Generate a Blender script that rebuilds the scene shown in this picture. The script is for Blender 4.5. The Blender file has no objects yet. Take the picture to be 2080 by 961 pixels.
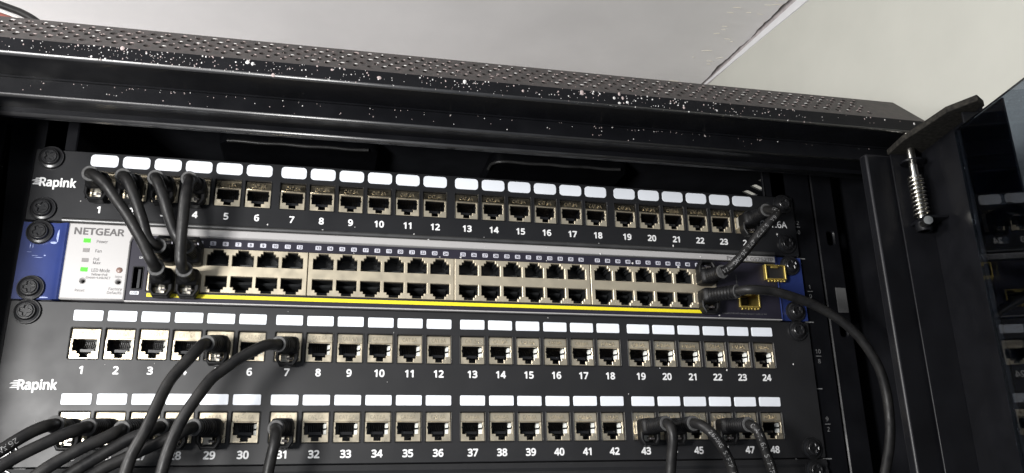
import bpy, bmesh, math, random
from mathutils import Vector, Matrix
from mathutils.geometry import tessellate_polygon
random.seed(7)
R = math.radians
S = 0.001                      # everything below is written in millimetres
scene = bpy.context.scene
COL = scene.collection

# ------------------------------------------------------------------ camera
cam_d = bpy.data.cameras.new('camera'); cam = bpy.data.objects.new('camera', cam_d); COL.objects.link(cam)
scene.camera = cam
YAW, PITCH, ROLL, FOCAL_PX = 0.22978, 0.30459, -0.02043, 1633.6
_f = Vector((math.sin(YAW)*math.cos(PITCH), math.cos(YAW)*math.cos(PITCH), math.sin(PITCH)))
_r = Vector((math.cos(YAW), -math.sin(YAW), 0)); _u = _r.cross(_f)
rt = _r*math.cos(ROLL) + _u*math.sin(ROLL); up = -_r*math.sin(ROLL) + _u*math.cos(ROLL)
cam.matrix_world = Matrix(((rt.x, up.x, -_f.x, -72.9*S), (rt.y, up.y, -_f.y, -474.5*S), (rt.z, up.z, -_f.z, -14.8*S), (0, 0, 0, 1)))
cam_d.sensor_width = 36.0; cam_d.lens = FOCAL_PX/2080*36.0
cam_d.clip_start = 0.01; cam_d.clip_end = 50
CAMP = Vector((-72.9, -474.5, -14.8))

# ------------------------------------------------------------------ world and lamps
w = bpy.data.worlds.new('World'); scene.world = w; w.use_nodes = True
bg = w.node_tree.nodes['Background']; bg.inputs[0].default_value = (0.88, 0.95, 1.06, 1); bg.inputs[1].default_value = 0.25
def lamp(name, loc, target, size, power, color):
    d = bpy.data.lights.new(name, 'AREA'); d.shape = 'RECTANGLE'; d.size, d.size_y = size[0]*S, size[1]*S
    d.energy = power; d.color = color
    o = bpy.data.objects.new(name, d); COL.objects.link(o)
    o.location = Vector(loc)*S
    o.rotation_euler = (Vector(target)-Vector(loc)).to_track_quat('-Z', 'Y').to_euler()
    return o
lamp('work_lamp', (-400, -490, 12), (-20, 0, 100), (120, 120), 5.2, (1.0, 0.985, 0.965))
lamp('room_lamp', (-1000, -300, 330), (150, 280, 440), (320, 200), 9.5, (1.0, 0.975, 0.955))  # unseen lamp added at the left to brighten ceiling and wall

scene.view_settings.view_transform = 'Standard'; scene.view_settings.look = 'None'
scene.view_settings.gamma = 1; scene.view_settings.exposure = 0.35
scene.render.engine = 'CYCLES'
scene.cycles.use_denoising = True
scene.cycles.max_bounces = 8; scene.cycles.transparent_max_bounces = 8
scene.cycles.caustics_reflective = False; scene.cycles.caustics_refractive = False

# ------------------------------------------------------------------ materials
def material(name, base, rough=0.5, metal=0.0, spec=0.5, var=0.0, vscale=60, bump=0.0, bscale=900, rvar=0.0, emit=None, trans=0.0, coat=0.0, base2=None):
    m = bpy.data.materials.new(name); m.use_nodes = True
    nt = m.node_tree; b = nt.nodes['Principled BSDF']
    b.inputs['Base Color'].default_value = (*base, 1); b.inputs['Roughness'].default_value = rough
    b.inputs['Metallic'].default_value = metal; b.inputs['Specular IOR Level'].default_value = spec
    if trans: b.inputs['Transmission Weight'].default_value = trans
    if coat: b.inputs['Coat Weight'].default_value = coat; b.inputs['Coat Roughness'].default_value = 0.15
    if emit:
        b.inputs['Emission Color'].default_value = (*emit[:3], 1); b.inputs['Emission Strength'].default_value = emit[3]
    if var or rvar or bump or base2:
        tc = nt.nodes.new('ShaderNodeNewGeometry')
    if var or base2:
        n = nt.nodes.new('ShaderNodeTexNoise'); n.inputs['Scale'].default_value = vscale; n.inputs['Detail'].default_value = 6
        nt.links.new(tc.outputs['Position'], n.inputs['Vector'])
        mx = nt.nodes.new('ShaderNodeMix'); mx.data_type = 'RGBA'
        c2 = base2 or tuple(min(1, c*(1+var)) for c in base); c1 = base if base2 else tuple(c*(1-var) for c in base)
        mx.inputs[6].default_value = (*c1, 1); mx.inputs[7].default_value = (*c2, 1)
        mr = nt.nodes.new('ShaderNodeMapRange'); mr.inputs[1].default_value = .3; mr.inputs[2].default_value = .7
        nt.links.new(n.outputs['Fac'], mr.inputs[0]); nt.links.new(mr.outputs[0], mx.inputs[0])
        nt.links.new(mx.outputs[2], b.inputs['Base Color'])
    if rvar:
        n = nt.nodes.new('ShaderNodeTexNoise'); n.inputs['Scale'].default_value = vscale*1.7; n.inputs['Detail'].default_value = 8
        nt.links.new(tc.outputs['Position'], n.inputs['Vector'])
        mr = nt.nodes.new('ShaderNodeMapRange'); mr.inputs[1].default_value = .3; mr.inputs[2].default_value = .7
        mr.inputs[3].default_value = max(0.02, rough-rvar); mr.inputs[4].default_value = min(1, rough+rvar)
        nt.links.new(n.outputs['Fac'], mr.inputs[0]); nt.links.new(mr.outputs[0], b.inputs['Roughness'])
    if bump:
        n = nt.nodes.new('ShaderNodeTexNoise'); n.inputs['Scale'].default_value = bscale; n.inputs['Detail'].default_value = 3
        nt.links.new(tc.outputs['Position'], n.inputs['Vector'])
        bp = nt.nodes.new('ShaderNodeBump'); bp.inputs['Strength'].default_value = bump; bp.inputs['Distance'].default_value = 0.06/bscale
        nt.links.new(n.outputs['Fac'], bp.inputs['Height']); nt.links.new(bp.outputs[0], b.inputs['Normal'])
    return m
M = {}
M['cab'] = material('black powder coat', (0.005, 0.0052, 0.0064), 0.38, spec=.17, var=.25, vscale=45, bump=.25, bscale=1500, rvar=.08)
M['cab_dusty'] = material('dusty powder coat', (0.022, 0.021, 0.020), 0.5, spec=.35, base2=(0.050, 0.040, 0.038), vscale=260, bump=.5, bscale=900)
M['cab_gloss'] = material('glossy black paint', (0.02, 0.02, 0.021), 0.2, spec=.6, var=.2, vscale=60)
M['cab_in'] = material('cabinet interior black', (0.020, 0.021, 0.025), 0.42, spec=.4, var=.2, bump=.15)
M['panel'] = material('panel black paint', (0.0105, 0.0105, 0.0115), 0.5, spec=.46, var=.12, vscale=30, bump=.3, bscale=2200, rvar=.05)
M['panel2'] = material('panel satin black', (0.009, 0.0092, 0.0105), 0.42, spec=.36, var=.12, vscale=30, bump=.2, bscale=2200, rvar=.05)
M['label'] = material('white label card', (0.76, 0.79, 0.84), 0.45, var=.03, vscale=40)
M['print'] = material('white print', (0.70, 0.70, 0.70), 0.6, var=.14, vscale=500)
M['print_dim'] = material('worn white print', (0.17, 0.17, 0.17), 0.7, var=.5, vscale=900)
M['nickel'] = material('champagne nickel', (0.82, 0.72, 0.54), 0.34, metal=0.88, var=.05, vscale=120, rvar=.1, bump=.12, bscale=700)
M['nickel_face'] = material('champagne nickel face', (0.76, 0.66, 0.48), 0.27, metal=1.0, var=.06, vscale=120, rvar=.06, bump=.08, bscale=700)
M['emboss'] = material('worn embossing', (0.52, 0.46, 0.35), 0.45, metal=1.0)  # letters set darker than the nickel around them
M['spring'] = material('bright spring steel', (0.84, 0.85, 0.80), 0.4, metal=0.25)
M['insert'] = material('black jack insert', (0.008, 0.008, 0.009), 0.3)
M['contact'] = material('gold contact', (0.10, 0.08, 0.06), 0.35, metal=1.0)
M['shield'] = material('port shield tin', (0.60, 0.53, 0.40), 0.42, metal=0.75, var=.06, vscale=90, rvar=.08)
M['port'] = material('port black', (0.016, 0.017, 0.018), 0.35)
M['silver'] = material('silver plastic', (0.40, 0.39, 0.385), 0.4, metal=0.15, var=.03, vscale=20, bump=.06, bscale=3000)
M['sw_dark'] = material('dark violet plastic', (0.017, 0.0155, 0.025), 0.42, spec=.36, var=.15, vscale=40, bump=.15)
M['blue'] = material('blue ear paint', (0.018, 0.031, 0.125), 0.36, var=.15, vscale=60, bump=.15)
M['yellow'] = material('yellow stripe', (0.74, 0.63, 0.015), 0.55)
M['grey_print'] = material('dark grey print', (0.09, 0.085, 0.085), 0.6)
M['icon'] = material('pale port icon', (0.50, 0.50, 0.56), 0.6)
M['led_on'] = material('lit green led', (0.03, 0.3, 0.01), 0.5, emit=(0.07, 1.0, 0.0, 0.62))
M['led_off'] = material('unlit led', (0.19, 0.18, 0.175), 0.5)
M['button'] = material('brown button', (0.19, 0.12, 0.10), 0.4)
M['hole'] = material('dark hole', (0.006, 0.006, 0.006), 0.7)
M['gold'] = material('gold cage', (0.92, 0.70, 0.20), 0.34, metal=0.9, rvar=.08)
M['screw'] = material('black screw', (0.012, 0.012, 0.013), 0.28, var=.2)
M['steel'] = material('worn steel', (0.75, 0.72, 0.68), 0.45, metal=1.0)
M['edge'] = material('rubbed edge paint', (0.018, 0.018, 0.019), 0.36, spec=.9, var=.3, vscale=70)
M['edge_dim'] = material('rubbed post edge', (0.012, 0.012, 0.014), 0.42, spec=.35, var=.4, vscale=60)
M['rim'] = material('worn glossy rim', (0.03, 0.03, 0.03), 0.4, spec=1.0, var=.4, vscale=80)
M['chrome'] = material('zinc plated steel', (0.78, 0.76, 0.70), 0.2, metal=1.0)
M['rubber'] = material('black cable jacket', (0.0045, 0.0045, 0.005), 0.48, spec=.24, base2=(0.013, 0.0125, 0.012), vscale=150, rvar=.12, bump=.35, bscale=1300)
M['boot'] = material('black boot rubber', (0.005, 0.005, 0.0055), 0.48, spec=.2, var=.2, vscale=200, bump=.3, bscale=1200)
M['boot_end'] = material('dusty boot end', (0.065, 0.065, 0.065), 0.85, var=.3, vscale=700, bump=.4)  # same black rubber, paler: frontal light on the ring face is in the colour
M['plug'] = material('plug shield', (0.9, 0.85, 0.74), 0.3, metal=0.7)
M['latch'] = material('smoky plug latch', (0.05, 0.045, 0.045), 0.2)
M['ceiling'] = material('ceiling paint', (0.74, 0.725, 0.72), 0.75, var=.05, vscale=11, bump=.25, bscale=160)
M['wall'] = material('beige wall paint', (0.43, 0.43, 0.388), 0.8, var=.035, vscale=18, bump=.2, bscale=220)
M['plaster'] = material('white plaster', (0.58, 0.58, 0.59), 0.85, var=.04, vscale=60, bump=.4, bscale=500)
M['rawplaster'] = material('raw plaster edge', (0.22, 0.19, 0.17), 0.95, var=.3, vscale=120, bump=.6, bscale=600)
M['bare'] = material('bare wall render', (0.36, 0.33, 0.33), 0.9, var=.2, vscale=150, bump=.5, bscale=500)
M['flake'] = material('cream paint flake', (0.72, 0.68, 0.58), 0.7)
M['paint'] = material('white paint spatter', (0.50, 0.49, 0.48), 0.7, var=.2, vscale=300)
M['dust'] = material('grey dust fleck', (0.33, 0.27, 0.26), 0.8)  # pinkish tone also colours the glints on the hole lips
M['glass'] = material('tinted door glass', (0.22, 0.26, 0.32), 0.0, trans=1.0); M['glass'].node_tree.nodes['Principled BSDF'].inputs['IOR'].default_value = 1.4
M['navy'] = material('navy glass border', (0.006, 0.009, 0.022), 0.4)
M['foam'] = material('fluffy gasket foam', (0.009, 0.0085, 0.008), 0.95, spec=.1, base2=(0.028, 0.026, 0.022), vscale=420, bump=.8, bscale=800)
M['tag'] = material('grey tag', (0.085, 0.085, 0.085), 0.5, spec=.3)
M['redcord'] = material('reddish cable jacket', (0.22, 0.06, 0.045), 0.6)
M['palecord'] = material('pale cable jacket', (0.55, 0.53, 0.5), 0.6)

def individual(m, amount):
    nt = m.node_tree; b = nt.nodes['Principled BSDF']; oi = nt.nodes.new('ShaderNodeObjectInfo')
    mr = nt.nodes.new('ShaderNodeMapRange'); mr.inputs[3].default_value = 1-amount; mr.inputs[4].default_value = 1.0
    hs = nt.nodes.new('ShaderNodeHueSaturation'); nt.links.new(oi.outputs['Random'], mr.inputs[0]); nt.links.new(mr.outputs[0], hs.inputs['Value'])
    src = b.inputs['Base Color'].links[0].from_socket if b.inputs['Base Color'].links else None
    if src: nt.links.new(src, hs.inputs['Color'])
    else: hs.inputs['Color'].default_value = b.inputs['Base Color'].default_value
    nt.links.new(hs.outputs['Color'], b.inputs['Base Color'])
individual(M['label'], .10); individual(M['nickel'], .14); individual(M['nickel_face'], .25)
# ------------------------------------------------------------------ mesh helpers (mm)
def mesh_from(name, verts, faces, mat, smooth=None, flat=()):
    me = bpy.data.meshes.new(name)
    me.from_pydata([(v[0]*S, v[1]*S, v[2]*S) for v in verts], [], faces)
    me.update()
    bm = bmesh.new(); bm.from_mesh(me); bmesh.ops.recalc_face_normals(bm, faces=bm.faces); bm.to_mesh(me); bm.free()
    if smooth is not None:
        for p in me.polygons: p.use_smooth = True
        me.set_sharp_from_angle(angle=R(smooth))
        for i in flat: me.polygons[i].use_smooth = False
    me.materials.append(M[mat] if isinstance(mat, str) else mat)
    return me
def obj(name, me, parent=None, loc=(0, 0, 0), rot=None):
    o = bpy.data.objects.new(name, me); COL.objects.link(o)
    o.location = Vector(loc)*S
    if rot: o.rotation_euler = rot
    if parent: o.parent = parent
    return o
def thing(name, label, cat, loc=(0, 0, 0), group=None):
    o = bpy.data.objects.new(name, None); COL.objects.link(o); o.empty_display_size = .01
    o.location = Vector(loc)*S; o['label'] = label; o['category'] = cat
    if group: o['group'] = group
    return o
class MB:
    def __init__(s): s.v = []; s.f = []
    def add(s, v, f):
        n = len(s.v); s.v += [tuple(a) for a in v]; s.f += [tuple(i+n for i in q) for q in f]
    def box(s, x0, x1, y0, y1, z0, z1, mtx=None):
        v = [(x, y, z) for x in (x0, x1) for y in (y0, y1) for z in (z0, z1)]
        if mtx: v = [mtx @ Vector(a) for a in v]
        s.add(v, [(0, 1, 3, 2), (4, 6, 7, 5), (0, 4, 5, 1), (2, 3, 7, 6), (0, 2, 6, 4), (1, 5, 7, 3)])
    def mesh(s, name, mat, smooth=None): return mesh_from(name, s.v, s.f, mat, smooth)
def bevel_mesh(me, off, seg=2, ang=30, edge=None):
    bm = bmesh.new(); bm.from_mesh(me)
    bmesh.ops.remove_doubles(bm, verts=bm.verts, dist=1e-6)
    es = [e for e in bm.edges if len(e.link_faces) == 2 and e.calc_face_angle(0) > R(ang)]
    r_ = bmesh.ops.bevel(bm, geom=es, offset=off*S, segments=seg, profile=.5, affect='EDGES', clamp_overlap=True)
    for f in bm.faces: f.smooth = False
    for f in r_['faces']: f.smooth = True; f.material_index = 1 if edge else 0
    bm.to_mesh(me); bm.free()
    if edge: me.materials.append(M[edge])
    return me
def bbox(name, mat, x0, x1, y0, y1, z0, z1, bev=0.4, seg=2):
    m = MB(); m.box(x0, x1, y0, y1, z0, z1); me = m.mesh(name, mat)
    return bevel_mesh(me, bev, seg) if bev else me
def rrect(cx, cz, w, h, r, n=4):
    out = []
    for (sx, sz, a0) in ((1, 1, 0), (-1, 1, 90), (-1, -1, 180), (1, -1, 270)):
        for k in range(n+1):
            a = R(a0+90*k/n); out.append((cx+sx*(w/2-r)+r*math.cos(a), cz+sz*(h/2-r)+r*math.sin(a)))
    return out
def area(l): return sum(l[i][0]*l[(i+1) % len(l)][1]-l[(i+1) % len(l)][0]*l[i][1] for i in range(len(l)))/2
def inset(l, d):
    out = []; n = len(l)
    for i in range(n):
        p, q, s_ = Vector(l[i-1]), Vector(l[i]), Vector(l[(i+1) % n])
        a = (q-p); b = (s_-q)
        if a.length < 1e-6 or b.length < 1e-6: out.append(tuple(q)); continue
        a.normalize(); b.normalize()
        na = Vector((-a.y, a.x)); nb = Vector((-b.y, b.x)); m = na+nb
        k = m.length_squared/2
        out.append(tuple(q+m/max(k, .35)*d))
    return out
def plate(name, mat, outer, holes=(), y0=0, y1=2, bev=0.3, back=True, smooth=40):
    """slab in the x-z plane with real holes, front face at y0 (towards the viewer), edges chamfered"""
    loops = [outer if area(outer) > 0 else outer[::-1]]+[h[::-1] if area(h) > 0 else list(h) for h in holes]
    V, F = [], []
    fl = [inset(l, bev) if bev else l for l in loops]
    def ring(ls, y):
        st = []
        for l in ls:
            st.append(len(V)); V.extend((p[0], y, p[1]) for p in l)
        return st
    tri = tessellate_polygon([[Vector((p[0], p[1], 0)) for p in l] for l in fl])
    s0 = ring(fl, y0); base = s0[0]
    F += [tuple(base+i for i in t) for t in tri]
    prev = s0; flat = list(range(len(F)))
    if bev:
        s1 = ring(loops, y0+bev)
        for l, a, b in zip(loops, prev, s1):
            n = len(l); F += [(a+i, a+(i+1) % n, b+(i+1) % n, b+i) for i in range(n)]
        prev = s1
    s2 = ring(loops, y1)
    for l, a, b in zip(loops, prev, s2):
        n = len(l); F += [(a+i, a+(i+1) % n, b+(i+1) % n, b+i) for i in range(n)]
    if back:
        tri2 = tessellate_polygon([[Vector((p[0], p[1], 0)) for p in l] for l in loops])
        flat += list(range(len(F), len(F)+len(tri2))); F += [tuple(s2[0]+i for i in t[::-1]) for t in tri2]
    return mesh_from(name, V, F, mat, smooth, flat)
def lathe(name, mat, prof, n=24, smooth=40):
    """profile of (radius, y) turned about the y axis"""
    V, F = [], []
    for (r, y) in prof:
        for k in range(n): a = 2*math.pi*k/n; V.append((r*math.cos(a), y, r*math.sin(a)))
    for i in range(len(prof)-1):
        for k in range(n): F.append((i*n+k, i*n+(k+1) % n, (i+1)*n+(k+1) % n, (i+1)*n+k))
    F.append(tuple(range(n))); F.append(tuple((len(prof)-1)*n+k for k in range(n)))
    return mesh_from(name, V, F, mat, smooth)
def catmull(pts, step):
    P = [Vector(p) for p in pts]; P = [P[0]*2-P[1]]+P+[P[-1]*2-P[-2]]; out = []
    for i in range(1, len(P)-2):
        n = max(1, int((P[i+1]-P[i]).length/step))
        for k in range(n):
            t = k/n; a, b, c, d = P[i-1:i+3]
            out.append(.5*((2*b)+(c-a)*t+(2*a-5*b+4*c-d)*t*t+(3*b-a-3*c+d)*t**3))
    out.append(P[-2]); return out
def sweep(name, mat, path, sec, n=14, cap=True, smooth=50, upv=(0, 0, 1)):
    """path: points; sec(i, s) -> (half width, half height, squareness) at arc length s"""
    V, F = [], []; upv = Vector(upv); s = 0
    for i, p in enumerate(path):
        if i: s += (p-path[i-1]).length
        t = (path[min(i+1, len(path)-1)]-path[max(i-1, 0)]).normalized()
        upv = (upv-t*upv.dot(t)).normalized(); side = t.cross(upv)
        a, b, e = sec(i, s)
        for k in range(n):
            th = 2*math.pi*(k+.5)/n; c, d = math.cos(th), math.sin(th)
            V.append(p+side*(a*math.copysign(abs(c)**(2/e), c))+upv*(b*math.copysign(abs(d)**(2/e), d)))
    m = len(path)
    for i in range(m-1):
        for k in range(n): F.append((i*n+k, i*n+(k+1) % n, (i+1)*n+(k+1) % n, (i+1)*n+k))
    if cap: F += [tuple(range(n)), tuple((m-1)*n+k for k in range(n))]
    return mesh_from(name, V, F, mat, smooth)
_txt = {}
try: FONT = bpy.data.fonts.load(bpy.utils.system_resource('DATAFILES', path='fonts')+'/NotoSansMath-Regular.woff2')   # the sans face that ships with Blender
except Exception: FONT = None
def text_mesh(s, h, mat, bold=0.02, cap='H', width=None, align='c', thick=0.05):
    """flat lettering in the x-z plane facing -y; h is the capital height, width squeezes the whole string"""
    key = (s, h, str(mat), bold, width, align)
    if key in _txt: return _txt[key]
    def raw(q):
        c = bpy.data.curves.new('lettering', 'FONT'); c.body = q; c.font = FONT or c.font; c.size = 1; c.resolution_u = 2; c.fill_mode = 'FRONT'
        o = bpy.data.objects.new('lettering', c); COL.objects.link(o)
        dg = bpy.context.evaluated_depsgraph_get(); me = bpy.data.meshes.new_from_object(o.evaluated_get(dg))
        bpy.data.objects.remove(o); bpy.data.curves.remove(c)
        return me
    if '_cap%.3f' % bold not in _txt:
        mm = raw('H'); _txt['_cap%.3f' % bold] = max(v.co.y for v in mm.vertices)-min(v.co.y for v in mm.vertices)
    k = h/_txt['_cap%.3f' % bold]
    me = raw(s)
    xs = [v.co.x for v in me.vertices]; x0, x1 = min(xs), max(xs)
    kx = k if width is None else width/(x1-x0)
    ox = (x0+x1)/2 if align == 'c' else x0
    for v in me.vertices:
        x, y = v.co.x, v.co.y
        v.co = ((x-ox)*kx*S, -thick*S, (y*k-h/2)*S)
    if bold:        # heavier strokes: the glyph laid over itself, each copy a hair proud of the last
        bw = bold*1.15*h*S/.73; vs = [v.co.copy() for v in me.vertices]; ps = [tuple(q_.vertices) for q_ in me.polygons]
        V2, F2 = [], []
        for j, (dx, dz) in enumerate(((-1, 0), (1, 0), (0, -1), (0, 1), (.7, .7), (-.7, .7), (.7, -.7), (-.7, -.7))):
            n_ = len(V2); V2 += [(v.x+dx*bw, v.y-.004*S*j, v.z+dz*bw) for v in vs]; F2 += [tuple(i+n_ for i in f) for f in ps]
        bpy.data.meshes.remove(me); me = bpy.data.meshes.new('lettering'); me.from_pydata(V2, [], F2)
    me.materials.clear(); me.materials.append(M[mat]); me.update()
    # make sure it faces the viewer (-y)
    bm = bmesh.new(); bm.from_mesh(me)
    for f in bm.faces:
        f.normal_update()
        if f.normal.y > 0: f.normal_flip()
    bm.to_mesh(me); bm.free()
    _txt[key] = me
    return me
def wloc(o):
    v = Vector((0, 0, 0))
    while o: v = v+o.location; o = o.parent
    return v/S
def kid(name, me, parent, loc=(0, 0, 0), rot=None, label=None, stuff=False):
    o = obj(name, me, parent, Vector(loc)-wloc(parent), rot)
    if label: o['label'] = label
    if stuff: o['kind'] = 'stuff'
    return o

# ================================================================== the setting: ceiling and walls
def crack_x(y): return 414.9-(y-211.2)*0.0555
rng = random.Random(3)
def ragged(y): return crack_x(y)-4.2+1.5*math.sin(y*.047)+.9*math.sin(y*.13+1)+.4*math.sin(y*.41)+rng.uniform(-.3, .3)
V, F = [], []; ys = [-600+60*i for i in range(12)]+[60+4*i for i in range(97)]
xsn = 24
for y in ys:
    xe = ragged(y)
    for i in range(xsn+1):
        t = (i/xsn)**.7; x = -1100+(xe+1100)*t
        near = max(0, 1-(xe-x)/40)
        V.append((x, y, 500+1.3*math.sin(x*.011+y*.006)+.9*math.sin(y*.021+x*.004)-near**2*rng.uniform(0, 1.0)))
n0 = len(V)
for (x, y, z) in V[:n0]: V.append((x, y, z+5))
q = xsn+1
for j in range(len(ys)-1):
    for i in range(xsn):
        a = j*q+i; F.append((a, a+1, a+q+1, a+q)); F.append((n0+a, n0+a+q, n0+a+q+1, n0+a+1))
    a = j*q+xsn; F.append((a, n0+a, n0+a+q, a+q))
ceil = obj('ceiling', mesh_from('ceiling', V, F, 'ceiling', 60)); ceil['kind'] = 'structure'
m = MB(); m.add([(crack_x(-600)-40, -600, 507), (crack_x(446)-40, 446, 507), (crack_x(446)+6, 446, 507), (crack_x(-600)+6, -600, 507),
                 (crack_x(-600)-40, -600, 515), (crack_x(446)-40, 446, 515), (crack_x(446)+6, 446, 515), (crack_x(-600)+6, -600, 515)],
                [(0, 1, 2, 3), (4, 7, 6, 5), (0, 4, 5, 1), (1, 5, 6, 2), (2, 6, 7, 3), (3, 7, 4, 0)])
kid('joint_backing', m.mesh('joint_backing', 'rawplaster'), ceil)
# flakes of paint that curl away along the open joint
for k in range(22):
    y = 190+rng.random()*230; x = crack_x(y)-rng.uniform(9, 60); L = rng.uniform(3, 14); wd = rng.uniform(.4, 1.2)
    a = rng.uniform(-.35, .15); c, s_ = math.cos(a), math.sin(a)
    vv = [(x+c*u-s_*v_, y+s_*u+c*v_, 497.9-abs(u)*.03+dz) for dz in (0, .5) for (u, v_) in ((-L/2, 0), (-L/6, wd/2), (L/2, wd*.2), (L/5, -wd/2))]
    m = MB(); m.add(vv, [(0, 1, 2, 3), (4, 7, 6, 5), (0, 4, 5, 1), (1, 5, 6, 2), (2, 6, 7, 3), (3, 7, 4, 0)])
    kid('paint_flake', m.mesh('paint_flake', 'flake'), ceil)
V = []; F = []
NY, NZ = 40, 30
for j in range(NY+1):
    y = -560+(446+560)*j/NY
    for i in range(NZ+1):
        z = -400+906*i/NZ; V.append((crack_x(y)+.7*math.sin(y*.017+z*.012)+.4*math.sin(z*.05), y, z))
for j in range(NY):
    for i in range(NZ): a = j*(NZ+1)+i; F.append((a, a+1, a+NZ+2, a+NZ+1))
n0 = len(V); V += [(x+10, y, z) for x, y, z in V]; F += [tuple(i+n0 for i in f[::-1]) for f in F]
for j in range(NY):
    for e in (0, NZ): a = j*(NZ+1)+e; F.append((a, a+NZ+1, n0+a+NZ+1, n0+a))
wr = obj('wall_right', mesh_from('wall_right', V, F, 'wall', 60)); wr['kind'] = 'structure'
V, F = [], []
for j in range(41):
    y = 60+9.6*j; zb = 483.5+(y-182)*(12.5/220)-rng.uniform(0, .8); x = crack_x(y)-1.6
    zt = 500-(500-zb)*.33-rng.uniform(0, .5); V += [(x, y, zb), (x, y, zt), (x+1.4, y, zb-.4), (x+1.4, y, zt+.3)]
    if j:
        a = 4*j-4; F += [(a, a+4, a+5, a+1), (a+2, a+3, a+7, a+6), (a, a+2, a+6, a+4), (a+1, a+5, a+7, a+3)]
kid('bare_strip', mesh_from('bare_strip', [(crack_x(y)-d_, y, z_) for y in (60, 440) for d_, z_ in ((.9, 503), (.9, 480+(y-60)*.042), (.1, 503), (.1, 480+(y-60)*.042))], [(0, 1, 5, 4), (2, 6, 7, 3), (0, 4, 6, 2), (1, 3, 7, 5), (0, 2, 3, 1), (4, 5, 7, 6)], 'bare'), wr)
kid('plaster_strip', mesh_from('plaster_strip', V, F, 'plaster', 50), wr)
wb = obj('wall_back', bbox('wall_back', 'ceiling', -1100, 390.5, 446, 460, -400, 498, 0)); wb['kind'] = 'structure'

# ================================================================== the cabinet
cab = thing('network_cabinet', 'black wall mounted network cabinet with paint spattered perforated top edge and open glass door', 'cabinet', (0, 180, -120))
XL, XR = -300, 296
prof = [(-54.5, 229), (-75, 205.5), (-75.3, 196.2), (-50, 197.4), (-50, 196.6), (-48.5, 196.6), (-48.5, 186.2), (-33, 187.2), (-33, 182.6), (-29, 182.6), (-29, 225), (-54, 225)]
V = []; F = []; n = len(prof)
def endx(p): return XR-5*max(0, (p[1]-205.5)/23.5)
for p in prof: V.append((XL, p[0], p[1]))
for p in prof: V.append((endx(p), p[0], p[1]))
for i in range(1, n): F.append((i, (i+1) % n, n+(i+1) % n, n+i))         # the bevel itself (0-1) is the perforated plate
F += [tuple(range(n)), tuple(n+i for i in range(n))]
me = mesh_from('top_bezel', V, F, 'cab')
bm = bmesh.new(); bm.from_mesh(me)
es = [e for e in bm.edges if len(e.link_faces) == 2 and abs((e.verts[0].co-e.verts[1].co).normalized().x) > .9 and any(abs(e.verts[0].co.y/S-a_) < .1 and abs(e.verts[0].co.z/S-b_) < .1 for a_, b_ in ((-75.3, 196.2), (-48.5, 186.2), (-33, 182.6)))]
r_ = bmesh.ops.bevel(bm, geom=es, offset=1.7*S, segments=5, profile=.5, affect='EDGES', clamp_overlap=True)
for f in r_['faces']: f.smooth = True; f.material_index = 1
bm.to_mesh(me); bm.free(); me.materials.append(M['edge'])
kid('top_bezel', me, cab)
# perforated bevel plate: every hole is cut
def slope_pt(x, v, d=0):      # v along the slope from the lower edge, d into the plate
    L = math.hypot(20.5, 23.5); dy, dz = 20.5/L, 23.5/L
    return (x, -75+dy*v+dz*d, 205.5+dz*v-dy*d)
SL = math.hypot(20.5, 23.5)
V, F = [], []
def quadstrip(x0, x1, v0, v1):
    a = len(V); V.extend([slope_pt(x0, v0), slope_pt(x1, v0), slope_pt(x1, v1), slope_pt(x0, v1)]); F.append((a, a+1, a+2, a+3))
PX, PV = 7.7, 4.7; hx0, hx1, hv0 = -292.0, -292+7.7*72, 4.2; rows = 5
quadstrip(XL, hx0, 0, SL); quadstrip(hx0, hx1, 0, hv0); quadstrip(hx0, hx1, hv0+rows*PV, SL)
a = len(V); V += [slope_pt(hx1, 0), slope_pt(XR, 0), slope_pt(XR-5, SL), slope_pt(hx1, SL)]; F.append((a, a+1, a+2, a+3))
holes_at = []
for r in range(rows):
    off = PX/2 if r % 2 else 0
    v0, v1 = hv0+r*PV, hv0+(r+1)*PV; vc = (v0+v1)/2
    if off: quadstrip(hx0, hx0+off, v0, v1); quadstrip(hx1-PX+off, hx1, v0, v1)
    for k in range(72-(1 if off else 0)):
        x0 = hx0+off+k*PX; x1 = x0+PX; xc = (x0+x1)/2
        out = [(x1, vc), (x1, v1), (xc, v1), (x0, v1), (x0, vc), (x0, v0), (xc, v0), (x1, v0)]
        a = len(V)
        V += [slope_pt(*p) for p in out]
        ho = [(xc+1.9*math.cos(R(45*i)), vc+1.75*math.sin(R(45*i))) for i in range(8)]
        V += [slope_pt(*p) for p in ho]; V += [slope_pt(p[0], p[1], 1.4) for p in ho]
        for i in range(8):
            j = (i+1) % 8; F.append((a+i, a+j, a+8+j, a+8+i)); F.append((a+8+i, a+8+j, a+16+j, a+16+i))
        holes_at.append((xc, vc))
pm = mesh_from('perforated_bevel', V, F, 'cab_dusty')
kid('perforated_bevel', pm, cab)
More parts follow.
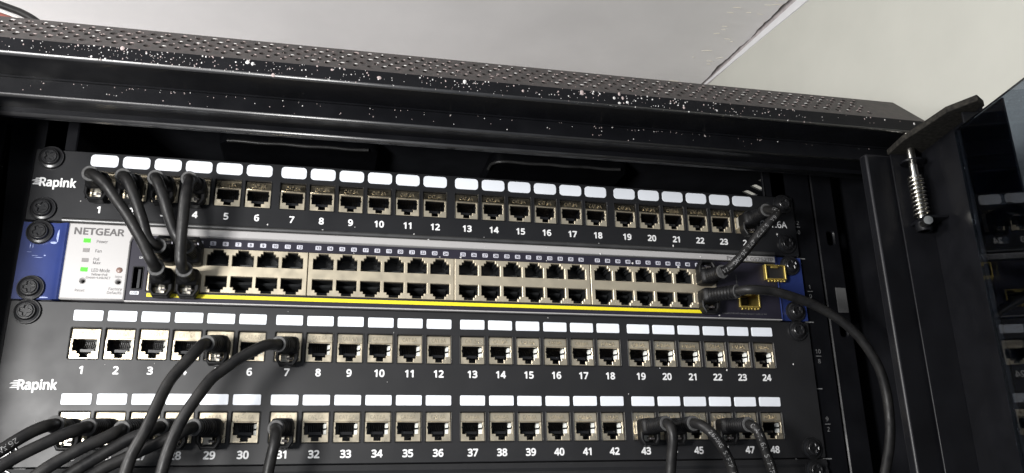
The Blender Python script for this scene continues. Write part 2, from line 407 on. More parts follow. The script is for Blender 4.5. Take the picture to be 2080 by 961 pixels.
# paint spatter on the bezel: one uncountable crust of droplets and painted lip glints
def blob(mb, c, u, v_, n_, ra, rb, h, k=7):
    c, u, v_, n_ = Vector(c), Vector(u), Vector(v_), Vector(n_)
    ring = [c+u*(ra*math.cos(2*math.pi*i/k)*rng.uniform(.8, 1.15))+v_*(rb*math.sin(2*math.pi*i/k)*rng.uniform(.8, 1.15)) for i in range(k)]
    top = [c+(p-c)*.55+n_*h for p in ring]
    mb.add(ring+top+[c+n_*h*1.15], [(i, (i+1) % k, k+(i+1) % k, k+i) for i in range(k)]+[(k+i, k+(i+1) % k, 2*k) for i in range(k)])
sp = MB(); du = MB()
def rx():       # denser towards the left third, as the drips fell
    t = rng.random()
    return rng.choice([rng.gauss(-190, 30), rng.gauss(-130, 45), rng.uniform(-290, 290), rng.gauss(20, 60), rng.gauss(130, 50)])
for k in range(520):
    x = rx()
    if not -295 < x < 290: continue
    z = 206-abs(rng.gauss(4, 3)); z = min(205.2, max(197.6, z)); r = rng.choice([.18, .2, .24, .28, .34, .45]) if rng.random() < .955 else rng.uniform(.7, 1.25)
    blob(sp if rng.random() < .55 else du, (x, -75.05-.05*(205.5-z)/9, z), (1, 0, 0), (0, 0, 1), (0, -1, 0), r*rng.uniform(.8, 1.2), r*rng.uniform(.8, 1.5), .25)
L_ = SL; un = Vector((0, 20.5/L_, 23.5/L_)); nn = Vector((0, -23.5/L_, 20.5/L_))
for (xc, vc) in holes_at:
    if rng.random() < .8:  # pale blob on the upper lip stands in for its lit glint
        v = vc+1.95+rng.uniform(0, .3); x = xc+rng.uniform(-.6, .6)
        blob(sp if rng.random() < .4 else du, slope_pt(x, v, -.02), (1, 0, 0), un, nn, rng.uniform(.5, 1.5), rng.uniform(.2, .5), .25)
    if rng.random() < .5:
        blob(du, slope_pt(xc+rng.uniform(-3, 3), vc+rng.uniform(-2.3, 2.3), -.02), (1, 0, 0), un, nn, rng.uniform(.2, .6), rng.uniform(.2, .5), .2)
for k in range(130):      # flecks on the recessed lower lip and its groove
    x = rx()
    if not -295 < x < 280: continue
    z = rng.choice([rng.uniform(188, 196.5), rng.gauss(195.8, .5)]); z = min(196.6, max(188, z)); r = rng.uniform(.15, .4)
    blob(du if rng.random() < .7 else sp, (x, -48.55, z), (1, 0, 0), (0, 0, 1), (0, -1, 0), r, r, .15)
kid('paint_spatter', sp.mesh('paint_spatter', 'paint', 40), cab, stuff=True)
kid('dust_flecks', du.mesh('dust_flecks', 'dust', 40), cab, stuff=True)
# top panel with vent slots near its right rear
def top_pt(p): return p
slots = [[(280+math.cos(R(33))*u-math.sin(R(33))*v, 78+14*i+math.sin(R(33))*u+math.cos(R(33))*v) for u, v in rrect(0, 0, 18, 5.5, 1.2, 3)] for i in range(4)]
tp = plate('top_panel', 'cab_in', [(XL+5, -54.2), (XR-5, -54.2), (XR-5, 443), (XL+5, 443)], slots, 0, 1.6, 0, True, 30)
# plate() builds in x-z: turn it flat so that its local z runs back along y and its front face looks down
o = kid('top_panel', tp, cab, (0, 0, 227.3), (R(90), 0, 0))
tp.transform(Matrix.Scale(-1, 4, (0, 0, 1))); tp.flip_normals()
for sx in (-1, 1):
    x = XL if sx < 0 else XR
    m = MB(); i0, i1 = (x+1.5, x) if sx > 0 else (x-1.5+3, x)
    xs = sorted((x, x-sx*1.5))
    m.box(xs[0], xs[1], -60, 443, -260, 205); me = m.mesh('side_panel', 'cab')
    kid('side_panel', me, cab)
    m = MB(); xt = x-sx*5
    m.add([(x, -73, 205.5), (xt, -54, 228.5), (xt, 443, 228.5), (x, 443, 205.5), (x-sx*1.6, -73, 205.2), (xt-sx*1.6, -54, 227), (xt-sx*1.6, 443, 227), (x-sx*1.6, 443, 205.2)],
          [(0, 1, 2, 3), (4, 7, 6, 5), (0, 4, 5, 1), (1, 5, 6, 2), (2, 6, 7, 3), (3, 7, 4, 0)])
    kid('side_bevel', m.mesh('side_bevel', 'cab'), cab)
    # front corner post: folded sheet, the rolled inner edge catches light
    a, b = (257, 294.4) if sx > 0 else (-294.4, -257)
    m = MB(); m.box(a, b, -62, -55, -260, 186)
    me = bevel_mesh(m.mesh('frame_post', 'cab'), 1.3, 4, 30, 'edge_dim'); kid('frame_post', me, cab)
kid('back_panel', bbox('back_panel', 'cab_in', XL+2, XR-2, 441, 443.2, -260, 226.5, 0), cab)
kid('bottom_panel', bbox('bottom_panel', 'cab_in', XL+2, XR-2, -58, 440, -262, -260, 0), cab)
# fan blanking plates pressed into the roof
for (x0, x1, y0) in ((-153, -43, 63), (40, 148, 66)):
    pl = plate('fan_plate', 'cab', rrect((x0+x1)/2, y0+58, x1-x0, 116, 9, 6), (), 0, 8.4, 1.3, True, 40)
    pl.transform(Matrix.Scale(-1, 4, (0, 0, 1))); pl.flip_normals()
    fp = kid('fan_plate', pl, cab, (0, 0, 218.0), (R(90), 0, 0))
    cc = [Vector((x0+6+(x1-x0-14)*k/40, y0, .25*math.sin(k*.5))) for k in range(41)]
    if x0 > 0: cc = [Vector((x0, y0+16, 0)), Vector((x0, y0+10, 0))]+[Vector((x0+9-9*math.cos(R(15*k)), y0+9-9*math.sin(R(15*k)), 0)) for k in range(1, 6)]+cc[2:]
    rim = obj('fan_rim', sweep('fan_rim', 'rim', cc, lambda i, s: (1.2, 1.2, 2), 14), None, (0, 0, 217.8)); rim.parent = cab; rim.location -= cab.location
# 19 inch rails with their unit marks
for sx in (-1, 1):
    a, b = (221, 258) if sx > 0 else (-258, -221)
    hz = [(sx*232.5, z) for u in range(-5, 5) for z in (u*44.45+6.35, u*44.45+22.2, u*44.45+38.1)]
    rail = kid('mounting_rail', plate('mounting_rail', 'cab', [(a, -255), (b, -255), (b, 200), (a, 200)], [rrect(x, z, 9.3, 9.3, .6, 1) for x, z in hz], 2.3, 4.3, .7), cab)
    o = kid('rail_flange', bbox('rail_flange', 'cab', *((256, 258) if sx > 0 else (-258, -256)), 4.4, 34, -255, 200, .4), rail)
    c, d = (260, 277) if sx > 0 else (-277, -260)
    br = kid('rail_bracket', plate('rail_bracket', 'cab', [(c, -255), (d, -255), (d, 205), (c, 205)], [rrect(sx*270, z, 5, 10, 1.5, 2) for z in (85, -20, 150)], 3.5, 5.5, .8), cab)
    if sx > 0:
        kid('grey_tag', bbox('grey_tag', 'tag', 267.6, 275.6, 3.1, 3.4, 96.5, 114, .1, 1), br)
        for z in (133.35, 88.9, 44.45, 0, -44.45):
            kid('unit_tick', bbox('unit_tick', 'print_dim', 240.3, 246.5, 2.1, 2.26, z-.35, z+.35, 0), rail)
        for zt, zl, zb, t, b_ in ((159.5, 156.5, 152.6, '12', '10'), (113.5, 110.3, 107, '1', '0'), (69.2, 66, 62.6, '10', '8'), (25, 21.7, 18.4, '9', '2')):
            kid('unit_number', text_mesh(t, 2.7, 'print_dim', .0), rail, (247 if t != '12' else 243.5, 2.2, zt))
            kid('unit_number', text_mesh(b_, 2.7, 'print_dim', .0), rail, (247 if t != '12' else 243.5, 2.2, zb))
            kid('unit_dash', bbox('unit_dash', 'print_dim', 245 if t != '12' else 241.5, 249 if t != '12' else 246, 2.1, 2.26, zl-.2, zl+.2, 0), rail)
# the open glass door on its sprung hinge pin
UD = Vector((-.19081, -.98163, 0)); WD = Vector((.98163, -.19081, 0)); HP = Vector((280.6, -74, 0))
def dpt(u, w_, z): p = HP+UD*u+WD*w_; return (p.x, p.y, z)
def dbox(name, mat, u0, u1, w0, w1, z0, z1, bev=.4):
    m = MB(); v = [dpt(u, w_, z) for u in (u0, u1) for w_ in (w0, w1) for z in (z0, z1)]
    m.add(v, [(0, 1, 3, 2), (4, 6, 7, 5), (0, 4, 5, 1), (2, 3, 7, 6), (0, 2, 6, 4), (1, 5, 7, 3)])
    me = m.mesh(name, mat); return bevel_mesh(me, bev, 2) if bev else me
gw = 286-(.98163*HP.x-.19081*HP.y)
door = kid('door', dbox('door', 'cab', -8, 58, 10.6, 12.2, -250, 187, .5), cab)
kid('door_flange', dbox('door_flange', 'cab', -9.6, -8.1, -9, 12.2, -250, 187, .6), door)
m = MB()
cap = [(-9.5, -10), (-9.5, 12), (60, 12), (67, 4), (52, -5.5), (28, -8.5), (12, -11)]
v = [dpt(a, b, z) for z in (185.6, 189.4) for a, b in cap]; k = len(cap)
m.add(v, [tuple(range(k)), tuple(k+i for i in range(k))]+[(i, (i+1) % k, k+(i+1) % k, k+i) for i in range(k)])
kid('door_cap', bevel_mesh(m.mesh('door_cap', 'foam'), .5, 2), door)
kid('door_stile_lip', dbox('door_stile_lip', 'cab', 54.6, 56.2, gw+4.4, 10.5, -250, 184, .4), door)
kid('glass_pane', dbox('glass_pane', 'glass', 52, 400, gw, gw+4, -250, 174.2, .5), door)
kid('glass_border', dbox('glass_border', 'navy', 57, 93, gw+4.1, gw+5.2, -250, 173.8, 0), door)
def vlathe(name, mat, prof_, c, n=18):
    me = lathe(name, mat, [(r, -z) for r, z in prof_], n); me.transform(Matrix.Rotation(R(-90), 4, 'X')); return me
pc = dpt(0, 0, 0)
pin = kid('hinge_pin', vlathe('hinge_pin', 'chrome', [(2.6, 131), (2.6, 196)], pc), door, (pc[0], pc[1], 0))
kid('hinge_washer', vlathe('hinge_washer', 'cab', [(2.7, 176.2), (7.2, 176.0), (7.2, 177.2), (2.7, 177.4)], pc), pin, (pc[0], pc[1], 0))
kid('hinge_collar', vlathe('hinge_collar', 'chrome', [(2.7, 165.5), (3.9, 165.6), (3.9, 166.8), (2.7, 167)], pc), pin, (pc[0], pc[1], 0))
turns, z0, z1 = 9.5, 140.5, 166
hel = [Vector((4.3*math.cos(2*math.pi*t*turns/190), 4.3*math.sin(2*math.pi*t*turns/190), z0+(z1-z0)*t/190)) for t in range(191)]
kid('hinge_spring', sweep('hinge_spring', 'chrome', hel, lambda i, s: (.62, .62, 2), 8), pin, (pc[0], pc[1], 0))
kid('hinge_bracket', dbox('hinge_bracket', 'cab', -8, 10, -4, 10.5, 136.6, 138.4, .4), door)
kn = sweep('pin_handle', 'chrome', [Vector((0, 0, 0)), Vector((-4, -9, -.5)), Vector((-4.6, -10.2, -.5))], lambda i, s: (2.6, 2.6, 2), 16, True, 40)
kid('pin_handle', kn, pin, (pc[0]-1.5, pc[1]-1, 134.8))
kid('hinge_boss', vlathe('hinge_boss', 'cab', [(4.2, 131), (5, 133), (5, 136.5)], pc), door, (pc[0], pc[1], 0))

# ================================================================== shared parts for the rack units
cross = []
for k in range(4):
    a = R(90*k); c, s_ = math.cos(a), math.sin(a)
    for (x, y) in ((2.7, -.62), (2.7, .62), (.95, .95)): cross.append((x*c-y*s_, x*s_+y*c))
circ = [(3.9*math.cos(2*math.pi*i/24), 3.9*math.sin(2*math.pi*i/24)) for i in range(24)]
sc_body = lathe('screw', 'screw', [(7.0, 0), (7.0, -1.0), (6.75, -1.5), (6.35, -1.5), (6.1, -1.1), (5.0, -1.5), (4.7, -2.6), (4.4, -3.1)], 28)
sc_top = plate('screw_top', 'screw', circ, [cross], -3.9, -2.2, .35, False)
sc_pit = lathe('drive_recess', 'steel', [(3.2, -2.35), (1.6, -2.4), (.1, -2.25)], 12)
def screw(parent, x, z, yf=0):
    rot = (0, rng.uniform(0, 1.5), 0)
    o = kid('screw', sc_body, parent, (x, yf, z), rot)
    kid2 = obj('screw_top', sc_top, o); obj('drive_recess', sc_pit, o)
    return o
OPEN = [(-6.1, 2.5), (6.1, 2.5), (6.1, .3), (6.45, .3), (6.45, -.9), (6.1, -.9), (6.1, -4.1), (3.7, -4.1), (3.7, -5.6), (2.05, -5.6), (2.05, -7.6), (-2.05, -7.6), (-2.05, -5.6), (-3.7, -5.6), (-3.7, -4.1), (-6.1, -4.1), (-6.1, -.9), (-6.45, -.9), (-6.45, .3), (-6.1, .3)]
JH, JW = 8.2, 7.2
jack_shell = plate('jack', 'nickel', [(-JW, -JH), (JW, -JH), (JW, 2.95), (-JW, 2.95)], [[(p[0], p[1]) for p in OPEN]], .7, 2.2, .12, True, 30)
jf = MB(); jf.box(-JW, JW, -.4, .4, -2.55, 2.55)
jack_face = bevel_mesh(jf.mesh('jack_face', 'nickel_face'), .2, 2); jack_face_bright = bevel_mesh(jf.mesh('jack_face', 'nickel'), .2, 2)
inner = [(p[0]*1.0, p[1]) for p in OPEN]
ji = plate('jack_insert', 'insert', [(-JW+.2, -JH+.2), (JW-.2, -JH+.2), (JW-.2, JH-.2), (-JW+.2, JH-.2)], [[(p[0]*1.03, p[1]*1.02) for p in OPEN]], 2.3, 13, 0, False, 30)
mbk = MB(); mbk.v = [(v.co.x/S, v.co.y/S, v.co.z/S) for v in ji.vertices]; mbk.f = [tuple(p.vertices) for p in ji.polygons]
mbk.box(-6.8, 6.8, 12.2, 12.8, -7.9, 2.9)
mbk.box(-3.5, 3.5, 6.0, 12, -3.9, -2.3)                              # tongue that carries the contacts
jack_insert = mbk.mesh('jack_insert', 'insert')
cm = MB()
for i in range(8):
    x = -3.57+1.02*i
    rotm = Matrix.Translation((x, 3.2, 1.9)) @ Matrix.Rotation(R(-28), 4, 'X')
    cm.box(-.2, .2, 0, 8.5, -.15, .15, rotm)
jack_contacts = cm.mesh('contacts', 'contact')
st = MB()
for zc in (-2.65, .85):
    rotm = Matrix.Translation((6.0, 2.5, zc)) @ Matrix.Rotation(R(27), 4, 'Z')
    st.box(-.12, .12, 0, 3.2, -1.25, 1.25, rotm)
spring_r = st.mesh('spring_tabs', 'spring')
emb = text_mesh('CAT.6A', 2.3, 'nickel', 0, width=8.6)
bm = bmesh.new(); bm.from_mesh(emb); r_ = bmesh.ops.extrude_face_region(bm, geom=bm.faces[:])
bmesh.ops.translate(bm, verts=[v for v in r_['geom'] if isinstance(v, bmesh.types.BMVert)], vec=(0, -.22*S, 0))
bmesh.ops.recalc_face_normals(bm, faces=bm.faces); embm = bpy.data.meshes.new('embossed_text'); bm.to_mesh(embm); bm.free(); embm.materials.append(M['emboss'])
def jack(parent, x, z, lean=4):
    j = kid('jack', jack_shell, parent, (x+rng.uniform(-.15, .15), rng.uniform(-.1, .12), z+rng.uniform(-.12, .12)), (R(rng.uniform(-1.2, 1.2)), R(rng.uniform(-.6, .6)), R(rng.uniform(-1.3, 1.3))))
    tilt = R(-lean+rng.uniform(-1.5, 1.5))
    f = obj('jack_face', jack_face if lean > 8 else jack_face_bright, j, (0, 1.55, 5.6), (tilt, 0, 0))
    e = obj('embossed_text', embm, j, (0, 1.13, 5.6), (tilt, 0, 0))
    obj('jack_insert', jack_insert, j)
    c = obj('contacts', jack_contacts, j); c['kind'] = 'stuff'
    if lean < 8: obj('spring_tabs', spring_r, j)
    return j
def xC(i): return -1.11+(i-12.5)*17.3+((i-1)//6-1.5)*2.86
def xA(i): return 2.1+(i-12.5)*17.33+((i-1)//6-1.5)*2.89
def logo(parent, x0, zc, y):
    """brand lettering with the three speed lines running into the R"""
    o = kid('brand_lettering', text_mesh('Rapink', 4.9, 'print', .03, width=18.6, align='l'), parent, (x0, y, zc))
    m = MB()
    for i, (a, zz) in enumerate(((-2.2, 1.9), (-3.6, .75), (-2.6, -.4), (-3.4, -1.5))):
        m.add([(a, 0, zz-.28), (.9, 0, zz-.28), (1.5, 0, zz+.35), (a+.9, 0, zz+.3), (a, .06, zz-.28), (.9, .06, zz-.28), (1.5, .06, zz+.35), (a+.9, .06, zz+.3)],
              [(0, 1, 2, 3), (4, 7, 6, 5), (0, 4, 5, 1), (1, 5, 6, 2), (2, 6, 7, 3), (3, 7, 4, 0)])
    kid('speed_lines', m.mesh('speed_lines', 'print'), parent, (x0-.6, y-.06, zc))
def rounded_panel(name, mat, z0, z1, holes, y0=0):
    me = plate(name, mat, rrect(0, (z0+z1)/2, 482.6, z1-z0, 1.2, 3), holes, y0, 2.0, .55, True, 50)
    return me
def flanges(parent, mat, z0, z1):
    for a, b in ((z0+.25, z0+1.75), (z1-1.75, z1-.25)):
        kid('panel_flange', bbox('panel_flange', mat, -220, 220, 2.1, 16, a, b, .3), parent)
lab_round = plate('label_card', 'label', rrect(0, 0, 14.9, 7.35, 2.2, 5), (), -.35, .2, .12, False, 50)
lab_rect = plate('label_card', 'label', rrect(0, 0, 14.9, 5.85, .7, 3), (), -.35, .2, .12, False, 50)
def frame_rim(h):
    o_ = rrect(0, 0, 15.9, h+1.0, .9, 3); i_ = rrect(0, 0, 15.0, h, .5, 3)
    return o_, i_

# ------------------------------------------------------------------ upper 24 port patch panel
pp1 = thing('patch_bay', 'black single row patch panel above the switch with rounded white labels', 'patch panel', (0, 0, 133.9))
rim_o, rim_i = frame_rim(16.8)
hol = [[(p[0]+xC(i), p[1]+157.0) for p in rim_i] for i in range(1, 25)]
kid('face_plate', rounded_panel('face_plate', 'panel2', 133.9, 177.4, hol), pp1); flanges(pp1, 'panel2', 133.9, 177.4)
rimm = plate('jack_rim', 'panel2', rim_o, [rim_i], -.35, .1, .2, False, 50)
for i in range(1, 25):
    kid('jack_rim', rimm, pp1, (xC(i), 0, 157.0)); jack(pp1, xC(i), 157.0, 11)
    kid('label_card', lab_round, pp1, (xC(i), 0, 172.1))
    kid('port_number', text_mesh(str(i), 3.8, 'print', .04), pp1, (xC(i)+.3, -.03, 142.1))
kid('rolled_edge', sweep('rolled_edge', 'rim', [Vector((-222+444*k/60, 0, 0)) for k in range(61)], lambda i, s: (1.6, 1.6, 2), 16), pp1, (0, .7, 135.2))
logo(pp1, -236.5, 157.2, -.03)
kid('category_lettering', text_mesh('CAT.6A', 4.6, 'print', .004, width=20.5), pp1, (224.0, -.03, 156.6))
for x, z in ((-232.6, 171.9), (-232.6, 140.9), (232.5, 171.6), (231.6, 142.6)): screw(pp1, x, z)
m = MB()
for (x, z, r) in ((-111, 138.3, .7), (-82, 135.8, .8), (-79, 136.3, .9), (-24, 136.6, .7), (-15, 133.9, .9), (226, 149.5, .9), (96, 136, .9), (148, 137.5, .8), (-214, 146.8, .5), (-60, 139.4, .35), (20, 137, .3), (60, 141, .35)):
    blob(m, (x, -.04, z), (1, 0, 0), (0, 0, 1), (0, -1, 0), r*.7, r, .25)
kid('paint_drops', m.mesh('paint_drops', 'paint', 40), pp1, stuff=True)

# ------------------------------------------------------------------ the switch
sw = thing('network_switch', 'silver and dark violet rack switch with blue ears and yellow stripe under its ports', 'network switch', (0, 0, 89.2))
BX = [-130.0, -42.7, 44.6, 132.1]; BW = 87.1
def rect(x0, x1, z0, z1): return [(x0, z0), (x1, z0), (x1, z1), (x0, z1)]
usb_h = rrect(-178.7, 102.7, 5.6, 13.2, .5, 2)
sfp = [(219.0, 121.4), (198.3, 101.8), (198.3, 115.2), (219.0-.0, 103.2)]
sfp_h = [rect(x-7.2, x+7.2, z-4.9, z+4.9) for x, z in sfp[:2]]
face = plate('front_face', 'sw_dark', [(-184, 89.6), (221, 89.6), (221, 127.7), (-180, 127.7), (-182.2, 127), (-183.5, 125.4), (-184, 123.5)],
             [rect(-173.8, 175.9, 95.2, 121.6), usb_h]+[h for h in sfp_h if False], -1.2, 1.5, .25)
# cage openings that would leave the face are cut only where they fit
face = plate('front_face', 'sw_dark', [(-184, 89.6), (221, 89.6), (221, 127.7), (-180, 127.7), (-182.2, 127), (-183.5, 125.4), (-184, 123.5)],
             [rect(-173.8, 175.9, 95.2, 121.6), usb_h, sfp_h[1]], -1.2, 1.5, .25)
kid('front_face', face, sw)
silver = [(-217.3, 89.4), (-184.3, 89.4), (-184.3, 123.3), (-183.7, 125.6), (-182.3, 127.4), (-180, 128.0), (221, 128.0), (221, 133.0), (-217.3, 133.0)]
kid('silver_fascia', plate('silver_fascia', 'silver', silver, [[(-206.4+1.15*math.cos(R(30*k)), 99.7+1.15*math.sin(R(30*k))) for k in range(12)], [(-188.1+1.15*math.cos(R(30*k)), 99.8+1.15*math.sin(R(30*k))) for k in range(12)]], -2.2, 1.5, .7, True, 60), sw)
kid('bottom_trim', bbox('bottom_trim', 'silver', -184.2, 221, -1.9, 1.5, 88.75, 89.55, .25), sw)
kid('chassis', bbox('chassis', 'sw_dark', -216, 216, 14.5, 260, 89.8, 132.6, .5), sw)
kid('reset_pit', bbox('reset_pit', 'hole', -210, -185, 1.6, 2.4, 96, 103, 0), sw)
# ears: folded blue sheet
for sx in (-1, 1):
    pr = [(241.2, .0), (224.5, .0), (222.2, -.9), (221.6 if sx > 0 else 218.2, -1.6), (217.6 if sx < 0 else 221.2, -.6), (217.6 if sx < 0 else 221.2, 1.6), (241.2, 1.6)]
    if sx < 0: pr = [(241.2, 0), (222.5, 0), (220.2, -1.6), (218.4, -2.1), (217.5, -1.4), (217.5, 1.6), (241.2, 1.6)]
    V = [(sx*x, y, z) for z in (89.0, 132.9) for x, y in pr]; k = len(pr)
    me = mesh_from('ear', V, [tuple(range(k)), tuple(k+i for i in range(k))]+[(i, (i+1) % k, k+(i+1) % k, k+i) for i in range(k)], 'blue', 45)
    ear = kid('ear', me, sw)
    for z in (127.1, 95.2): screw(sw, sx*232.2, z)
scr = MB()
for (x, z, a, b) in ((-222.5, 125.5, 1.0, 4.0), (-224.6, 121.5, 1.8, .7), (-233, 113.6, 1.6, .15), (-231, 112.6, 2.2, .15), (-236, 119, .2, 1.4), (-234.6, 119, .2, 1.2), (-226, 90.2, 3.5, .35), (-236, 115.6, 1.3, .12), (-228, 113.9, .5, .4)):
    blob(scr, (x, -.03, z), (1, 0, 0), (0, 0, 1), (0, -1, 0), a, b, .04, 9)
M['chip'] = material('chipped paint', (0.28, 0.33, 0.55), 0.6, var=.3, vscale=400)
kid('paint_chips', scr.mesh('paint_chips', 'chip'), sw, stuff=True)
# port blocks: shield frame with twelve cut openings, black pocket behind each
colx = [(-2.5+i)*13.93 for i in range(6)]
def port_poly(cx, cz, up_):
    s_ = 1 if up_ else -1
    return [(cx-5.95, cz-s_*3.35), (cx+5.95, cz-s_*3.35), (cx+5.95, cz+s_*3.1), (cx+4.2, cz+s_*3.1), (cx+4.2, cz+s_*4.6), (cx+2.9, cz+s_*4.6), (cx+2.9, cz+s_*6.2), (cx-2.9, cz+s_*6.2), (cx-2.9, cz+s_*4.6), (cx-4.2, cz+s_*4.6), (cx-4.2, cz+s_*3.1), (cx-5.95, cz+s_*3.1)]
ZU, ZL = 114.75, 102.0
polys = [port_poly(c, ZU, True) for c in colx]+[port_poly(c, ZL, False) for c in colx]
blk = plate('port_block', 'shield', rect(-BW/2+.15, BW/2-.15, 95.4, 121.5), polys, -1.9, .6, .2, True, 30)
def pocket(up_):
    pl = plate('port', 'port', rect(-6.8, 6.8, -6.6, 6.6), [[(p[0]*1.02, p[1]*1.02) for p in port_poly(0, 0, up_)]], .7, 13, 0, False, 30)
    mb = MB(); mb.v = [(v.co.x/S, v.co.y/S, v.co.z/S) for v in pl.vertices]; mb.f = [tuple(p.vertices) for p in pl.polygons]
    mb.box(-6.6, 6.6, 12, 12.6, -6.5, 6.5)
    s_ = 1 if up_ else -1
    t = Matrix.Translation((0, 6, s_*-1.2)) @ Matrix.Rotation(R(s_*18), 4, 'X')
    mb.box(-4.6, 4.6, 0, 6, -.8, .8, t)
    return mb.mesh('port', 'port')
pk_u, pk_l = pocket(True), pocket(False)
cmb = MB()
for i in range(8): cmb.box(-3.57+1.02*i-.18, -3.57+1.02*i+.18, 2.2, 9.5, -.12, .12, Matrix.Translation((0, 0, -1.9)) @ Matrix.Rotation(R(22), 4, 'X'))
pc_u = cmb.mesh('contacts', 'tag')
cmb = MB()
for i in range(8): cmb.box(-3.57+1.02*i-.18, -3.57+1.02*i+.18, 2.2, 9.5, -.12, .12, Matrix.Translation((0, 0, 1.9)) @ Matrix.Rotation(R(-22), 4, 'X'))
pc_l = cmb.mesh('contacts', 'tag')
for b, bx in enumerate(BX):
    pb = kid('port_block', blk, sw, (bx, 0, 0))
    for c in colx:
        for zz, mm, cc in ((ZU, pk_u, pc_u), (ZL, pk_l, pc_l)):
            p = kid('port', mm, pb, (bx+c, 0, zz)); 
    for i, c in enumerate(colx):
        for k, dx in ((0, -3.4), (1, 3.5)):
            num = b*12+i*2+1+k
            ic = kid('port_icon', plate_icon if 'plate_icon' in globals() else globals().setdefault('plate_icon', plate('port_icon', 'icon', rrect(0, 0, 3.3, 2.5, .4, 2), (), -.12, .1, 0, False)), sw, (bx+c+dx, -1.2, 124.7))
            obj('icon_digit', text_mesh(str(num), 1.5, 'sw_dark', .03), ic, (0, -.14, 0))
kid('yellow_stripe', plate('yellow_stripe', 'yellow', [(-173, 92.0), (166.8, 92.0), (169.4, 94.2), (-173, 94.2)], (), -1.45, -1.1, .08, False), sw)
kid('stripe_lettering', text_mesh('PoE', 1.4, 'grey_print', .0), sw, (-170.5, -1.5, 93.2))
kid('stripe_lettering', text_mesh('Port number', 1.4, 'grey_print', .0), sw, (-152, -1.5, 93.2))
kid('brand_lettering', text_mesh('NETGEAR', 3.8, 'grey_print', .035, width=25.5, align='l'), sw, (-214.0, -2.25, 128.3))
def sil(s_, h, x, z, wdt=None, al='l'): kid('fascia_lettering', text_mesh(s_, h, 'grey_print', .006, width=wdt, align=al), sw, (x, -2.25, z))
for s_, h, x, z, wd in (('Power', 1.75, -202, 122.6, 5.8), ('Fan', 1.75, -202, 117.1, 3.2), ('PoE', 1.6, -202.4, 112.3, 3.0), ('Max', 1.6, -202.4, 110.2, 3.8), ('LED Mode', 1.9, -202.6, 105.9, 9.4), ('Yellow=PoE', 1.3, -202.6, 103.5, 8.4), ('Green=Link/ACT', 1.3, -205, 101.7, 12.6), ('Select', 1.0, -190.2, 102.6, 3.6), ('Reset', 1.5, -209.6, 94.3, 4.9), ('Factory', 1.5, -192.6, 95.6, 6.8), ('Defaults', 1.5, -193.2, 93.4, 7.4)):
    sil(s_, h, x, z, wd)
led = plate('led', 'led_on', rect(-1.8, 1.8, -1.2, 1.2), (), -2.45, -2.1, .08, False)
ledoff = plate('led', 'led_off', rect(-1.7, 1.7, -1.1, 1.1), (), -2.4, -2.1, .08, False)
for z, on in ((122.9, 1), (117.3, 0), (111.6, 0), (106.2, 1)):
    kid('led', led if on else ledoff, sw, (-207.0+(122.9-z)*.03, 0, z), label='lit green indicator' if on else 'unlit grey indicator')
kid('mode_button', lathe('mode_button', 'button', [(1.6, -2.1), (1.6, -2.6), (1.2, -2.9), (.3, -3.0)], 16), sw, (-188.4, 0, 106.4))
kid('usb_socket', plate('usb_socket', 'insert', rrect(-178.7, 102.7, 6.0, 13.6, .6, 2), [rrect(-178.7, 102.7, 4.8, 12.2, .3, 1)], -1.5, 10, .15, False), sw)
kid('usb_tongue', bbox('usb_tongue', 'port', -179.2, -177.6, .5, 10, 97.2, 108.2, .2), sw)
kid('usb_back', bbox('usb_back', 'hole', -181.6, -175.8, 10.1, 10.8, 96, 109.4, 0), sw)
kid('usb_tag', plate('usb_tag', 'label', rrect(-179.4, 94.0, 4.6, 1.9, .4, 2), (), -1.4, -1.1, .05, False), sw)
kid('usb_lettering', text_mesh('USB', 1.2, 'sw_dark', .02), sw, (-179.4, -1.45, 94.0))
kid('port_mode_lettering', text_mesh('Link', 1.3, 'print', .01), sw, (-177.2, -1.25, 114.6))
kid('model_lettering', text_mesh('ProSAFE GS752TP', 2.5, 'grey_print', .012, width=34), sw, (202, -2.25, 130.2))
kid('speed_lettering', text_mesh('Speed/LINK/ACT Mode: Green = Link at 1G', .9, 'print_dim', .0, width=32), sw, (194, -1.25, 92.6))
def cage(x, z, yf, top=True):
    o_ = rect(x-7.6, x+7.6, z-5.2, z+5.2); i_ = rect(x-6.6, x+6.6, z-4.3, z+4.4)
    c = kid('sfp_cage', plate('sfp_cage', 'gold', o_, [i_], yf, 12, .15, False, 30), sw)
    kid('cage_back', bbox('cage_back', 'hole', x-6.5, x+6.5, 11, 11.8, z-4.4, z+4.4, 0), c)
    if yf < -3: kid('cage_mouth', bbox('cage_mouth', 'hole', x-6.5, x+6.5, -2.5, -1.75, z-4.2, z+4.3, 0), c)
    for k in range(6):      # spring fingers along the lower edge
        kid('spring_finger', bbox('spring_finger', 'gold', x-6.6+2.3*k, x-5.2+2.3*k, yf-.35, yf+1, z-7.0+.3*(k % 2), z-5.4, .12, 1), c)
    kid('cage_latch', bbox('cage_latch', 'gold', x-3, x+2, yf+.4, yf+1.2, z+2.9, z+4.2, .1, 1), c)
cage(219.0, 121.2, -4.2); cage(198.2, 102.0, -2.6)
kid('cage_divider', bbox('cage_divider', 'tag', 190.6, 191.0, -1.35, -1.1, 109.5, 119, 0), sw)
m = MB()
for (x, z, r) in ((-97, 124.5, .5), (-60, 122.5, .5), (5, 122.8, .9), (60, 131.5, .5), (96, 129, 1.0), (118, 123.9, 1.0), (150, 122.6, 1.1), (166, 130, .8), (60, 123, .5), (-8, 122.4, .6), (-142, 122.6, .4), (215, 111.5, .5), (176, 91, .8), (-122, 130.6, .5), (20, 130, .4)):
    blob(m, (x, -2.22 if z > 128.3 else -1.22, z), (1, 0, 0), (0, 0, 1), (0, -1, 0), r*.8, r*.7, .3)
kid('paint_drops', m.mesh('paint_drops', 'paint', 40), sw, stuff=True)

